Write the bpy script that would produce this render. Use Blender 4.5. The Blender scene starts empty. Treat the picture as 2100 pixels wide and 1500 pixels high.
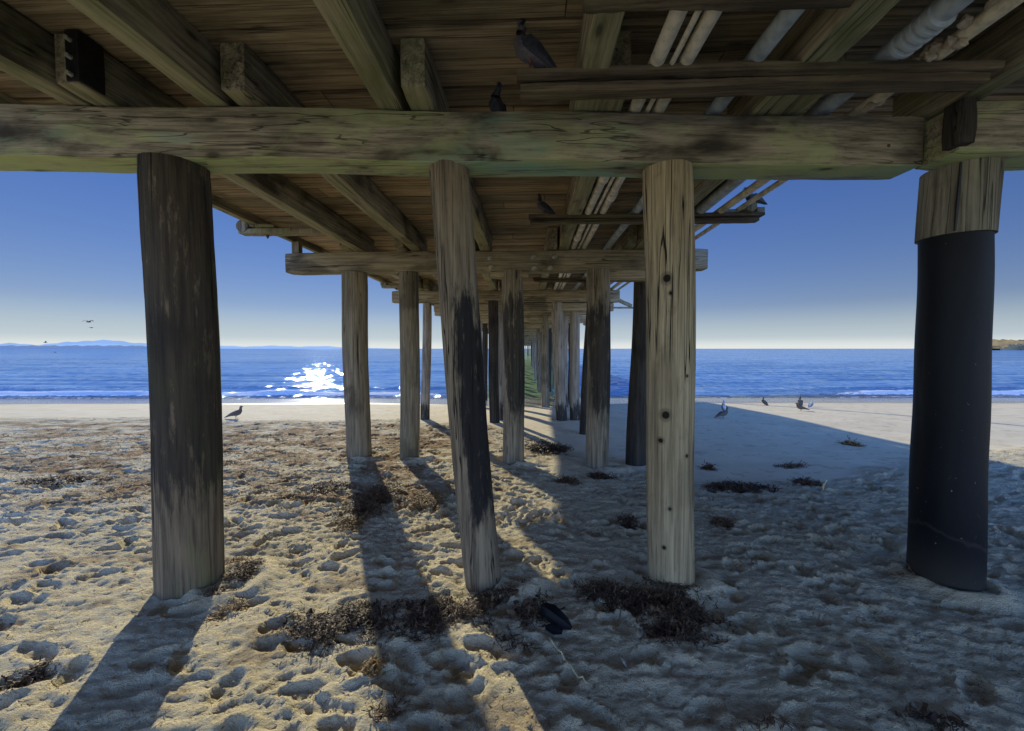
import bpy, math, random
import numpy as np
from mathutils import Vector, Matrix
random.seed(7)
rng = np.random.default_rng(7)
S = bpy.context.scene
COL = S.collection

# ------------------------------------------------------------------ camera maths (used to read real distances off the photo)
F, CX, CY = 430.0, 1016.5, 710.5
YAW = math.atan((1034 - CX) / F)
PITCH = math.atan((CY - 692.5) / F)
CAM = Vector((0, 0, 1.65))
FW = Vector((-math.sin(YAW) * math.cos(PITCH), math.cos(YAW) * math.cos(PITCH), -math.sin(PITCH)))
RT = Vector((math.cos(YAW), math.sin(YAW), 0))
UP = RT.cross(FW)

def ray(px, py):
    return FW + RT * ((px - CX) / F) + UP * (-(py - CY) / F)

def at_y(px, py, Y):
    d = ray(px, py)
    return CAM + d * (Y / d.y)

# ------------------------------------------------------------------ numpy noise
TAB = rng.random((256, 256))
def vnoise(x, y):
    xi = np.floor(x).astype(int); yi = np.floor(y).astype(int)
    fx = x - xi; fy = y - yi
    fx = fx * fx * fx * (fx * (fx * 6 - 15) + 10); fy = fy * fy * fy * (fy * (fy * 6 - 15) + 10)
    a = TAB[xi & 255, yi & 255]; b = TAB[(xi + 1) & 255, yi & 255]
    c = TAB[xi & 255, (yi + 1) & 255]; d = TAB[(xi + 1) & 255, (yi + 1) & 255]
    return (a * (1 - fx) + b * fx) * (1 - fy) + (c * (1 - fx) + d * fx) * fy - .5
def fbm(x, y, o=4, g=.5):
    s = 0; a = 1; n = 0
    for i in range(o):
        s = s + a * vnoise(x + 17.3 * i, y + 9.1 * i); n += a; a *= g
        x = x * 2.03; y = y * 2.03
    return s / n
def sstep(a, b, x):
    t = np.clip((x - a) / (b - a), 0, 1)
    return t * t * (3 - 2 * t)

# ------------------------------------------------------------------ terrain
PY = [-60, 2.2, 4.5, 6.6, 9, 11, 13, 16, 19, 21.5, 24, 30, 45, 80, 200, 40000]
PZ = [.6, .0, -.1, -.19, -.27, -.31, -.42, -.63, -.84, -1.0, -1.16, -1.6, -2.5, -4, -7, -9]
YY = np.linspace(-60, 220, 5601); ZZ = np.interp(YY, PY, PZ)
ZZ = np.convolve(np.pad(ZZ, 20, mode='edge'), np.ones(41) / 41, mode='valid')
WATER_Z = -1.0
ZL = ZZ.tolist()
def base_z(x, y):
    ys = y - .055 * np.clip(x, -60, 60) * sstep(8, 18, y)
    z = np.where(ys > 219, np.interp(ys, PY, PZ), np.interp(ys, YY, ZZ))
    z = z - .10 * np.exp(-((x - 2.2) / 2.2) ** 2 - ((y - 6.8) / 2.2) ** 2)
    z = z + .10 * np.exp(-((x - 8.5) / 2.6) ** 2 - ((y - 6.2) / 2.0) ** 2)
    return z
def base_zs(x, y):
    t = min(max((y - 8) / 10, 0), 1); ys = y - .055 * min(max(x, -60), 60) * t * t * (3 - 2 * t)
    z = ZL[min(max(int((ys + 60) * 20), 0), 5600)]
    return z - .10 * math.exp(-((x - 2.2) / 2.2) ** 2 - ((y - 6.8) / 2.2) ** 2) + .10 * math.exp(-((x - 8.5) / 2.6) ** 2 - ((y - 6.2) / 2.0) ** 2)
def rough_mask(x, y):
    yb = np.interp(x, [-60, -12, -1.5, .6, 2.3, 3.8, 6.8, 9, 20], [12, 10.8, 10.6, 8.2, 5.7, 5.5, 7.0, 7.6, 9.5])
    yb = yb + 1.1 * fbm(x * .9, y * .9, 3)
    return 1 - sstep(-.25, .35, y - yb)

def ground_at(px, py):
    d = ray(px, py); t = -1.9 / d.z
    for _ in range(12):
        p = CAM + d * t
        z = base_zs(p.x, p.y)
        t *= (CAM.z - z) / max(1e-6, (CAM.z - p.z))
    p = CAM + d * t
    return Vector((p.x, p.y, float(base_z(np.array(p.x), np.array(p.y)))))

# ------------------------------------------------------------------ object helpers
def link(o, parent=None):
    COL.objects.link(o)
    if parent is not None:
        o.parent = parent
        o.matrix_parent_inverse = Matrix.Identity(4)
    return o
def meshobj(name, verts, faces, mat, parent=None, origin=(0, 0, 0), smooth=True):
    me = bpy.data.meshes.new(name)
    ox = Vector(origin)
    me.from_pydata([tuple(Vector(v) - ox) for v in verts], [], faces)
    if mat: me.materials.append(mat)
    me.update()
    if smooth: me.polygons.foreach_set('use_smooth', [True] * len(me.polygons))
    o = bpy.data.objects.new(name, me)
    link(o, parent)
    o.location = ox - (parent.location if parent is not None else Vector((0, 0, 0)))
    if parent is not None and parent.parent is not None:
        o.location = ox - parent.matrix_world_loc if False else ox - world_loc(parent)
    return o
def world_loc(o):
    v = Vector(o.location)
    while o.parent is not None:
        o = o.parent; v += Vector(o.location)
    return v
def empty(name, loc, label, cat, group=None):
    o = bpy.data.objects.new(name, None); o.empty_display_size = .2
    link(o); o.location = loc; o['label'] = label; o['category'] = cat
    if group: o['group'] = group
    return o
def tag(o, label=None, cat=None, group=None, kind=None):
    if label: o['label'] = label
    if cat: o['category'] = cat
    if group: o['group'] = group
    if kind: o['kind'] = kind
    return o

class MB:
    def __init__(s): s.v = []; s.f = []
    def add(s, v, f):
        n = len(s.v); s.v += v; s.f += [tuple(i + n for i in q) for q in f]
    def loft(s, pts, rads, seg=10, power=2.0, upv=(0, 0, 1), cap=True, rough=0, rs=1):
        """tube through pts; rads = (a, b) half sizes across / along up; power>2 squares it off"""
        P = [Vector(p) for p in pts]; V = []; Fc = []
        for i, p in enumerate(P):
            t = (P[min(i + 1, len(P) - 1)] - P[max(i - 1, 0)]).normalized()
            u = Vector(upv)
            r = t.cross(u)
            if r.length < 1e-4: r = t.cross(Vector((0, 1, .01)))
            r.normalize(); u = r.cross(t).normalized()
            a, b = rads[i] if isinstance(rads[i], (tuple, list)) else (rads[i], rads[i])
            for k in range(seg):
                th = 2 * math.pi * (k + .5) / seg
                c, sn = math.cos(th), math.sin(th)
                m = (abs(c) ** power + abs(sn) ** power) ** (-1 / power)
                j = 1 + (random.uniform(-rough, rough) if rough else 0)
                V.append(tuple(p + r * (a * c * m * j) + u * (b * sn * m * j)))
        n = len(P)
        for i in range(n - 1):
            for k in range(seg):
                k2 = (k + 1) % seg
                Fc.append((i * seg + k, i * seg + k2, (i + 1) * seg + k2, (i + 1) * seg + k))
        if cap:
            Fc.append(tuple(range(seg - 1, -1, -1))); Fc.append(tuple((n - 1) * seg + k for k in range(seg)))
        s.add(V, Fc)
    def beam(s, p0, p1, w, h, bev=.008, n=None, jit=.003, warp=.006):
        """rounded timber from p0 to p1 (centre line), w across, h vertical"""
        p0 = Vector(p0); p1 = Vector(p1); L = (p1 - p0).length; t = (p1 - p0) / L
        up = Vector((0, 0, 1)) if abs(t.z) < .9 else Vector((0, 1, 0))
        r = t.cross(up).normalized(); up = r.cross(t).normalized()
        a, b = w / 2, h / 2
        prof = []
        for (sx, sy, o) in ((1, -1, 0), (1, 1, 1), (-1, 1, 2), (-1, -1, 3)):
            pts = [(sx * a, sy * (b - bev)), (sx * (a - bev * .3), sy * (b - bev * .3)), (sx * (a - bev), sy * b)]
            if o % 2 == 0: pts = pts[::-1]
            prof += pts
            nx = {0: (a, 0), 1: (0, b), 2: (-a, 0), 3: (0, -b)}[o]
            prof.append(nx)
        m = len(prof)
        if n is None: n = max(2, int(L / .12))
        V = []; ph = [random.uniform(0, 6.28) for _ in range(4)]
        for i in range(n + 1):
            q = p0 + t * (L * i / n)
            dx = warp * math.sin(i * .31 + ph[0]); dy = warp * math.sin(i * .23 + ph[1])
            e = bev * .5 if i in (0, n) else 0
            for (x, y) in prof:
                k = random.uniform(-jit, jit); k2 = random.uniform(-jit, jit)
                V.append(tuple(q + r * (x * (1 - e / a) + dx + k) + up * (y * (1 - e / b) + dy + k2)))
        Fc = []
        for i in range(n):
            for k in range(m):
                k2 = (k + 1) % m
                Fc.append((i * m + k, (i + 1) * m + k, (i + 1) * m + k2, i * m + k2))
        Fc.append(tuple(range(m))); Fc.append(tuple(n * m + k for k in range(m - 1, -1, -1)))
        s.add(V, Fc)
    def box(s, c, sz):
        s.beam((c[0] - sz[0] / 2, c[1], c[2]), (c[0] + sz[0] / 2, c[1], c[2]), sz[1], sz[2], bev=min(sz) * .08, n=1, jit=0, warp=0)
    def build(s, name, mat, parent=None, origin=(0, 0, 0), smooth=True):
        o = meshobj(name, s.v, s.f, mat, parent, origin, smooth)
        if smooth:
            try: o.data.set_sharp_from_angle(angle=math.radians(38))
            except Exception: pass
        return o

# ------------------------------------------------------------------ material helpers
class NT:
    def __init__(s, name):
        s.m = bpy.data.materials.new(name); s.m.use_nodes = True
        s.t = s.m.node_tree; s.t.nodes.clear()
        s.out = s.n('ShaderNodeOutputMaterial'); s.b = s.n('ShaderNodeBsdfPrincipled')
        s.t.links.new(s.b.outputs[0], s.out.inputs[0])
    def n(s, k, **kw):
        o = s.t.nodes.new(k)
        for a, v in kw.items(): setattr(o, a, v)
        return o
    def set(s, inp, v):
        if isinstance(v, bpy.types.NodeSocket): s.t.links.new(v, inp)
        elif v is not None: inp.default_value = v
    def math(s, op, a, b=None, c=None, clamp=False):
        o = s.n('ShaderNodeMath', operation=op, use_clamp=clamp)
        s.set(o.inputs[0], a)
        if b is not None: s.set(o.inputs[1], b)
        if c is not None: s.set(o.inputs[2], c)
        return o.outputs[0]
    def coords(s, scale=(1, 1, 1), kind='Object', off=None):
        tc = s.n('ShaderNodeTexCoord'); mp = s.n('ShaderNodeMapping')
        s.t.links.new(tc.outputs[kind], mp.inputs[0]); mp.inputs['Scale'].default_value = scale
        if off is not None: s.set(mp.inputs['Location'], off)
        return mp.outputs[0]
    def rndoff(s):
        oi = s.n('ShaderNodeObjectInfo'); c = s.n('ShaderNodeCombineXYZ')
        for i, k in enumerate((31.7, 17.3, 23.9)): s.set(c.inputs[i], s.math('MULTIPLY', oi.outputs['Random'], k))
        return c.outputs[0]
    def noise(s, vec, scale=1, detail=4, rough=.55, dist=0):
        o = s.n('ShaderNodeTexNoise'); s.set(o.inputs['Vector'], vec)
        o.inputs['Scale'].default_value = scale; o.inputs['Detail'].default_value = detail
        o.inputs['Roughness'].default_value = rough; o.inputs['Distortion'].default_value = dist
        return o.outputs['Fac']
    def vor(s, vec, scale=1, feature='F1'):
        o = s.n('ShaderNodeTexVoronoi', feature=feature); s.set(o.inputs['Vector'], vec); o.inputs['Scale'].default_value = scale
        return o.outputs['Distance']
    def ramp(s, fac, stops):
        o = s.n('ShaderNodeValToRGB'); s.set(o.inputs[0], fac)
        e = o.color_ramp.elements
        while len(e) < len(stops): e.new(.5)
        for i, (p, c) in enumerate(stops):
            e[i].position = p; e[i].color = (c, c, c, 1) if isinstance(c, (int, float)) else (*c, 1)
        return o.outputs[0]
    def rng(s, fac, a, b, c=0., d=1.):
        o = s.n('ShaderNodeMapRange', interpolation_type='SMOOTHSTEP'); s.set(o.inputs[0], fac)
        for i, v in enumerate((a, b, c, d)): o.inputs[i + 1].default_value = v
        return o.outputs[0]
    def mix(s, fac, a, b, mode='MIX'):
        o = s.n('ShaderNodeMix', data_type='RGBA', blend_type=mode)
        s.set(o.inputs[0], fac)
        for i, v in ((6, a), (7, b)):
            if isinstance(v, tuple) and len(v) == 3: v = (*v, 1)
            s.set(o.inputs[i], v)
        return o.outputs[2]
    def bump(s, h, strength=.5, dist=.01, prev=None):
        o = s.n('ShaderNodeBump'); s.set(o.inputs['Height'], h); o.inputs['Strength'].default_value = strength
        o.inputs['Distance'].default_value = dist
        if prev is not None: s.set(o.inputs['Normal'], prev)
        return o.outputs[0]
    def attr(s, name):
        o = s.n('ShaderNodeAttribute', attribute_name=name); return o.outputs['Fac']
    def fin(s, col, rough=.8, normal=None, spec=.3, metal=0):
        s.set(s.b.inputs['Base Color'], (*col, 1) if isinstance(col, tuple) and len(col) == 3 else col)
        s.set(s.b.inputs['Roughness'], rough); s.set(s.b.inputs['Specular IOR Level'], spec)
        s.set(s.b.inputs['Metallic'], metal)
        if normal is not None: s.set(s.b.inputs['Normal'], normal)
        return s.m

def wood(name, axis, light, dark, spots=(), green=.0, stain=.5, under_green=0., knots=.6, crack=.7, island=.0, gcol=(.17, .21, .055), teal=False, zdark=None, coords='Object'):
    t = NT(name); off = t.rndoff()
    def sc(al, ac):
        return tuple(al if i == axis else ac for i in range(3))
    g1 = t.noise(t.coords(sc(1.2, 26), coords, off), 1, 6, .62, .3)
    g2 = t.noise(t.coords(sc(1.8, 65), coords, off), 1, 4, .65)
    st = t.noise(t.coords(sc(1.1, 2.0), coords, off), 1, 4, .55, .4)
    fs = t.noise(t.coords(sc(6, 9), coords, off), 1, 5, .7)
    kd = t.vor(t.coords(sc(1.6, 4.2), coords, off), 1)
    col = t.mix(t.rng(g1, .3, .72), dark, light)
    col = t.mix(t.math('MULTIPLY', t.rng(g2, .45, .75), .35), col, tuple(min(1, c * 1.45) for c in light))
    if island:
        gi = t.n('ShaderNodeNewGeometry').outputs['Random Per Island']
        col = t.mix(island, col, t.ramp(gi, [(0, (.45, .40, .36)), (.3, (1.1, 1.0, .85)), (.5, (.55, .55, .5)), (.75, (1.35, 1.15, .9)), (1, (.55, .5, .45))]), 'MULTIPLY')
    col = t.mix(t.math('MULTIPLY', t.rng(g2, .44, .34), .55), col, tuple(c * .4 for c in dark))
    # broad dark stains, small mottles
    col = t.mix(t.math('MULTIPLY', t.rng(st, .5, .68), stain), col, tuple(c * .3 for c in dark))
    col = t.mix(t.math('MULTIPLY', t.rng(fs, .55, .75), .35), col, tuple(c * .45 for c in dark))
    # algae
    if green or under_green:
        gn = t.noise(t.coords(sc(.9, 2.6), coords, off), 1.3, 5, .65, .6)
        gm = t.math('MULTIPLY', t.rng(gn, .48, .60), green)
        if under_green:
            nz = t.n('ShaderNodeSeparateXYZ'); t.t.links.new(t.n('ShaderNodeNewGeometry').outputs['Normal'], nz.inputs[0])
            dn = t.rng(t.math('MULTIPLY', nz.outputs[2], -1.0), .5, .85)
            gm = t.math('MAXIMUM', gm, t.math('MULTIPLY', dn, t.math('MULTIPLY', t.rng(gn, .3, .52), under_green)))
        gc = gcol
        if teal:
            tn = t.noise(t.coords(sc(.8, 1.5), coords, off), 1.1, 2)
            gc = t.mix(t.rng(tn, .52, .66), gcol, (.22, .42, .28))
        col = t.mix(gm, col, t.mix(t.rng(fs, .35, .7), gc, t.mix(.5, gc, light)))
    if zdark:  # tarred zone: (z0, z1, amount[, xbias])
        tc = t.n('ShaderNodeTexCoord'); sx = t.n('ShaderNodeSeparateXYZ'); t.t.links.new(tc.outputs['Object'], sx.inputs[0])
        edge = t.noise(t.coords((14, 14, 2.2), 'Object', off), 1, 5, .7)
        zz = t.math('ADD', sx.outputs[2], t.math('MULTIPLY', t.math('SUBTRACT', edge, .5), 1.3))
        mk = t.math('MULTIPLY', t.rng(zz, zdark[0] - .12, zdark[0] + .12), t.rng(zz, zdark[1] + .1, zdark[1] - .1))
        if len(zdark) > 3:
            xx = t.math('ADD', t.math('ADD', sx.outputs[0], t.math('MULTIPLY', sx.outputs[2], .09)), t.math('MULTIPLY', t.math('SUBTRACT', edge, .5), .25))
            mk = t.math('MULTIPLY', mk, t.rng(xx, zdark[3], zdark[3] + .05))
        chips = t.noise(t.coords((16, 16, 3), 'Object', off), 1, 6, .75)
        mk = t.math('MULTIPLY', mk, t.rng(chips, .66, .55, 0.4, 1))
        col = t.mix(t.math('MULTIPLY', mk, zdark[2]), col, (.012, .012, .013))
    # knots + cracks
    if spots:
        tcs = t.n('ShaderNodeTexCoord'); ss = t.n('ShaderNodeSeparateXYZ'); t.t.links.new(tcs.outputs['Object'], ss.inputs[0])
        for (sx_, sz_, sr_) in spots:
            a_ = t.math('POWER', t.math('SUBTRACT', ss.outputs[0], sx_), 2.0); b_ = t.math('POWER', t.math('MULTIPLY', t.math('SUBTRACT', ss.outputs[2], sz_), .85), 2.0)
            dd = t.math('SQRT', t.math('ADD', a_, b_)); dd = t.math('ADD', dd, t.math('MULTIPLY', t.math('SUBTRACT', fs, .5), sr_ * .8))
            fr = t.math('LESS_THAN', ss.outputs[1], 0.0)
            col = t.mix(t.math('MULTIPLY', fr, t.math('MULTIPLY', t.rng(dd, sr_ * 1.9, sr_ * 1.1), .55)), col, tuple(c * .5 for c in dark))
            col = t.mix(t.math('MULTIPLY', fr, t.rng(dd, sr_, sr_ * .6)), col, (.018, .013, .01))
    col = t.mix(t.math('MULTIPLY', t.rng(kd, .11, .04), knots), col, tuple(c * .25 for c in dark))
    ring = t.math('MULTIPLY', t.rng(kd, .2, .12), t.math('MULTIPLY', knots, .4))
    col = t.mix(ring, col, tuple(c * .6 for c in dark))
    cr = t.noise(t.coords(sc(.22, 17), coords, off), 1, 2, .5, 0)
    crm = t.rng(t.math('ABSOLUTE', t.math('SUBTRACT', cr, .5)), .014, .003)
    crm = t.math('MULTIPLY', crm, t.rng(t.noise(t.coords(sc(.5, 3), coords, off), 1, 1), .46, .54))
    col = t.mix(t.math('MULTIPLY', crm, crack), col, (.012, .01, .008))
    h = t.math('ADD', t.math('MULTIPLY', g1, .6), t.math('MULTIPLY', g2, .3))
    h = t.math('SUBTRACT', h, t.math('MULTIPLY', crm, .8))
    nb = t.bump(h, .8, .012)
    return t.fin(col, .85, nb, .2)

M = {}
M['cap'] = wood('cap_timber', 0, (.38, .32, .215), (.135, .112, .075), green=.42, stain=.95, under_green=.95, teal=True, knots=.8, gcol=(.40, .47, .17), crack=.65)
M['cap_far'] = wood('cap_timber_far', 0, (.44, .36, .22), (.20, .16, .10), green=.15, stain=.7, under_green=.35)
M['stringer'] = wood('stringer_timber', 1, (.41, .345, .215), (.13, .108, .07), green=.3, stain=.8, under_green=.42, knots=.8, gcol=(.27, .31, .11))
M['deck'] = wood('deck_boards', 0, (.48, .385, .25), (.18, .14, .09), green=.08, stain=.6, under_green=.1, island=.8, knots=.7, crack=.5)
M['plank'] = wood('plank_timber', 0, (.20, .15, .09), (.07, .055, .035), green=.2, stain=.5)
M['pale_end'] = wood('pale_timber', 2, (.36, .31, .2), (.2, .17, .1), green=.35, stain=.3)
M['pile_dark'] = wood('pile_tarred', 2, (.235, .18, .115), (.095, .075, .05), stain=.5, green=.25, zdark=(.7, 6, .74), knots=.2, crack=1.0)
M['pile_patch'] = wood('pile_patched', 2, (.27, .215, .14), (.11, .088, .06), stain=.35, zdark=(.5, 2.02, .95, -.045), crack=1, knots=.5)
M['pile_light'] = wood('pile_light', 2, (.45, .365, .215), (.21, .165, .095), stain=.3, knots=.5, crack=1., spots=((-.125, 2.16, .026), (-.115, 1.23, .026), (-.10, 2.06, .012), (-.08, .58, .012), (-.11, .30, .012), (.02, 1.5, .01), (-.14, 1.05, .016), (.03, .95, .012)))
M['pile_mid'] = wood('pile_weathered', 2, (.30, .25, .17), (.12, .098, .065), stain=.55, green=.12, crack=1)
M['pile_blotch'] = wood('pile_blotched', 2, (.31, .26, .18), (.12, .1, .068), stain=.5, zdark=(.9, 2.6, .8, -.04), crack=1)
M['pile_black'] = wood('pile_black', 2, (.07, .06, .045), (.025, .022, .02), stain=.5, crack=1, knots=.3)
M['pile_grey'] = wood('pile_grey', 2, (.42, .37, .29), (.2, .17, .13), stain=.25, zdark=(-1, .45, .85), crack=.8)
M['pile_green'] = wood('pile_mossy', 2, (.26, .24, .14), (.10, .10, .055), stain=.5, green=.7, zdark=(-2, .2, .6))
M['collar'] = wood('collar_timber', 2, (.26, .235, .175), (.12, .108, .08), stain=.5, green=.15, crack=.8)

def sleeve_mat():
    t = NT('sleeve_black'); off = t.rndoff()
    n = t.noise(t.coords((3, 3, 1.2), 'Object'), 1, 5, .6); sp = t.noise(t.coords((40, 40, 25), 'Object'), 1, 3, .7)
    col = t.mix(t.rng(n, .35, .7), (.002, .003, .006), (.006, .008, .010))
    col = t.mix(t.rng(sp, .69, .76), col, (.2, .2, .18))
    sx = t.n('ShaderNodeSeparateXYZ'); t.t.links.new(t.coords(), sx.inputs[0])
    lo = t.math('ADD', sx.outputs[2], t.math('MULTIPLY', sx.outputs[0], .35))
    lo = t.math('ADD', lo, t.math('MULTIPLY', n, .25))
    line = t.rng(t.math('ABSOLUTE', t.math('SUBTRACT', lo, .52)), .02, .006)
    col = t.mix(t.math('MULTIPLY', line, .07), col, (.24, .2, .14))
    col = t.mix(t.math('MULTIPLY', t.rng(lo, .52, .1), .35), col, (.10, .09, .065))
    return t.fin(col, t.math('ADD', .42, t.math('MULTIPLY', n, .3)), t.bump(n, .5, .012), .22)
M['sleeve'] = sleeve_mat()

def plain(name, col, rough=.6, metal=0, var=.35, bscale=20, bstr=.3, spec=.4):
    t = NT(name)
    n = t.noise(t.coords((1, 1, 1)), bscale, 5, .65)
    c = t.mix(t.rng(n, .3, .7), tuple(x * (1 - var) for x in col), tuple(min(1, x * (1 + var)) for x in col))
    return t.fin(c, rough, t.bump(n, bstr, .004), spec, metal)
M['steel'] = plain('black_steel', (.015, .015, .016), .5, .3)
M['pipe_pale'] = plain('pipe_pale', (.62, .57, .44), .6, 0, .3, 9)
M['pipe_grey'] = plain('pipe_grey', (.34, .38, .38), .5, 0, .35, 9)
M['pipe_tan'] = plain('pipe_tan', (.62, .54, .36), .7, 0, .3, 12)
M['foam_wrap'] = plain('insulation_foam', (.44, .36, .25), .9, 0, .3, 30, .8)
M['rust'] = plain('rusty_bolt', (.10, .06, .035), .8, .3)
M['galv'] = plain('galvanised', (.34, .33, .26), .5, .4)
M['gull_white'] = plain('gull_white', (.55, .55, .55), .8, 0, .15)
M['gull_grey'] = plain('gull_grey', (.22, .23, .25), .8, 0, .2)
M['gull_brown'] = plain('gull_brown', (.10, .085, .07), .8, 0, .4, 60)
M['pig_dark'] = plain('pigeon_dark', (.035, .038, .05), .6, 0, .4, 40)
M['pig_breast'] = plain('pigeon_breast', (.10, .085, .10), .6, 0, .3, 40)
M['beak'] = plain('beak_horn', (.25, .17, .04), .5)
M['legs'] = plain('bird_leg', (.25, .10, .08), .6)
M['stick'] = plain('sun_streak_stick', (.62, .52, .3), .8)
M['shell'] = plain('shell_white', (.75, .74, .7), .5)
M['bag'] = plain('black_plastic', (.006, .007, .010), .5, 0, .4, 12, .6, .15)
M['feather'] = plain('feather_white', (.7, .7, .66), .8)
M['wire'] = plain('dark_cable', (.02, .02, .02), .6)

def kelp_mat(name, a, b, c):
    t = NT(name)
    gi = t.n('ShaderNodeNewGeometry').outputs['Random Per Island']
    col = t.ramp(gi, [(0, a), (.45, b), (.8, c), (1, tuple(x * .4 for x in a))])
    return t.fin(col, .65, None, .3)
M['kelp_dark'] = kelp_mat('kelp_dark', (.095, .058, .034), (.042, .026, .018), (.19, .12, .065))
M['kelp_brown'] = kelp_mat('kelp_brown', (.15, .085, .045), (.075, .04, .022), (.24, .15, .075))
M['kelp_gold'] = kelp_mat('kelp_gold', (.35, .20, .07), (.20, .10, .035), (.48, .32, .12))

# ------------------------------------------------------------------ ground mesh
def axis_steps(segs):
    out = [segs[0][0]]
    for a, b, s0, s1 in segs:
        x = a
        while x < b:
            s = s0 + (s1 - s0) * (x - a) / (b - a)
            x += s
            out.append(min(x, b))
    o = [out[0]]
    for v in out[1:]:
        if v - o[-1] > 1e-4: o.append(v)
    return np.array(o)
xs_p = axis_steps([(0, 3, .019, .022), (3, 8, .022, .06), (8, 16, .06, .25), (16, 60, .4, 4), (60, 400, 8, 60)])
XS = np.concatenate([-xs_p[::-1][:-1], xs_p])
YS = axis_steps([(-45, -4, 3, 1), (-4, .9, .5, .1), (.9, 4, .015, .018), (4, 8, .018, .04), (8, 12.5, .04, .08), (12.5, 26, .12, .4), (26, 80, 1.5, 6), (80, 400, 20, 60)])
X, Y = np.meshgrid(XS, YS)
Z = base_z(X, Y)
R = rough_mask(X, Y) * sstep(.2, .9, Y)
und = fbm(X * .8 + 5, Y * .8, 3) * .04
med = fbm(X * 3.4, Y * 6.5 + 40, 4, .5) * .036
rid = (.25 - np.abs(fbm(X * 7 + 3 * Y + 11, Y * 11, 4, .6))) * .06
fin = fbm(X * 22, Y * 26, 3, .6) * .028
lump = (.22 - np.abs(fbm(X * 13 + 7, Y * 19, 3, .6))) * .046
D = und + med + rid + fin + lump
for _ in range(4200):
    cx_, cy_ = rng.uniform(-13, 12), rng.uniform(.8, 11.3)
    if cy_ > 6 and rng.random() < .35: continue
    a, b = rng.uniform(.07, .15), rng.uniform(.04, .075)
    dp = rng.uniform(.016, .046) * (.9 if cy_ < 3 else 1.1)
    th = rng.normal(.15, .7)
    rr = a * 2.3
    i0, i1 = np.searchsorted(XS, [cx_ - rr, cx_ + rr]); j0, j1 = np.searchsorted(YS, [cy_ - rr, cy_ + rr])
    if i1 - i0 < 2 or j1 - j0 < 2: continue
    gx = X[j0:j1, i0:i1] - cx_; gy = Y[j0:j1, i0:i1] - cy_
    u = (gx * math.cos(th) + gy * math.sin(th)) / a; v = (-gx * math.sin(th) + gy * math.cos(th)) / b
    q = np.sqrt(u * u + v * v) + fbm(gx * 14 + cx_ * 9, gy * 14, 2) * .5
    pit = -dp * (1 - sstep(.7, 1.06, q)); rim = dp * .42 * np.exp(-((q - 1.17) / .14) ** 2)
    D[j0:j1, i0:i1] += pit + rim
smooth_amt = fbm(X * 1.5, Y * .6, 2) * .012
for (px_, py_, pr_) in ((-2.12, 2.74, .19), (-.1, 2.86, .12), (1.13, 2.93, .145), (3.05, 3.0, .21), (-2.72, 6.68, .2), (-1.85, 6.66, .16), (-.05, 6.6, .17), (1.4, 6.55, .18), (2.1, 6.8, .16)):
    r_ = np.sqrt((X - px_) ** 2 + (Y - py_) ** 2) + .05 * fbm(X * 5, Y * 5, 2)
    D = D * (1 - .6 * np.exp(-((r_ - pr_) / .12) ** 2)) + .045 * np.exp(-((r_ - pr_ - .03) / .07) ** 2) - .03 * np.exp(-((r_ - pr_ - .22) / .10) ** 2)
damp = (.72 + .28 * sstep(2.2, 4.5, Y)) - .45 * np.exp(-((X - .9) / 1.2) ** 2 - ((Y - 7) / 2.6) ** 2)
Z = Z + D * R * damp + smooth_amt * (1 - R)
# wrack = litter of dried weed, wet = wash zone, rgh
cell = fbm(X * 2.2 + 3, Y * 4 + 8, 4, .6)
left = (1 - sstep(-1.6, .2, X)) * sstep(3.7, 4.7, Y) * (1 - sstep(9.6, 10.6, Y))
W = left * (.6 + .4 * sstep(-.12, .1, fbm(X * .6, Y * 1.1 + 3, 3))) * sstep(-.10, .0, cell)
W = W + .5 * R * sstep(.14, .22, cell) + .35 * sstep(.2, .24, fbm(X * 6, Y * 9, 3)) * sstep(3, 5, Y)
ys_ = Y - .055 * np.clip(X, -60, 60)
WET = sstep(16.6, 18.4, ys_ + 1.6 * fbm(X * .15, Y * .15, 2) + 1.9 * np.exp(-(X / 5) ** 2))
nx, ny = len(XS), len(YS)
print('ground', nx, ny, nx * ny)
verts = np.stack([X, Y, Z], -1).reshape(-1, 3)
idx = np.arange(nx * ny).reshape(ny, nx)
quads = np.stack([idx[:-1, :-1], idx[:-1, 1:], idx[1:, 1:], idx[1:, :-1]], -1).reshape(-1, 4)
def bigmesh(name, verts, quads, mat, attrs):
    me = bpy.data.meshes.new(name)
    me.vertices.add(len(verts)); me.vertices.foreach_set('co', verts.astype(np.float32).ravel())
    me.loops.add(quads.size); me.loops.foreach_set('vertex_index', quads.astype(np.int32).ravel())
    me.polygons.add(len(quads)); me.polygons.foreach_set('loop_start', (np.arange(len(quads)) * 4).astype(np.int32))
    me.polygons.foreach_set('use_smooth', np.ones(len(quads), dtype=bool))
    for k, a in attrs.items():
        at = me.attributes.new(k, 'FLOAT', 'POINT'); at.data.foreach_set('value', a.astype(np.float32).ravel())
    me.update(calc_edges=True); me.validate()
    me.materials.append(mat)
    o = bpy.data.objects.new(name, me); link(o); return o

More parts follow.
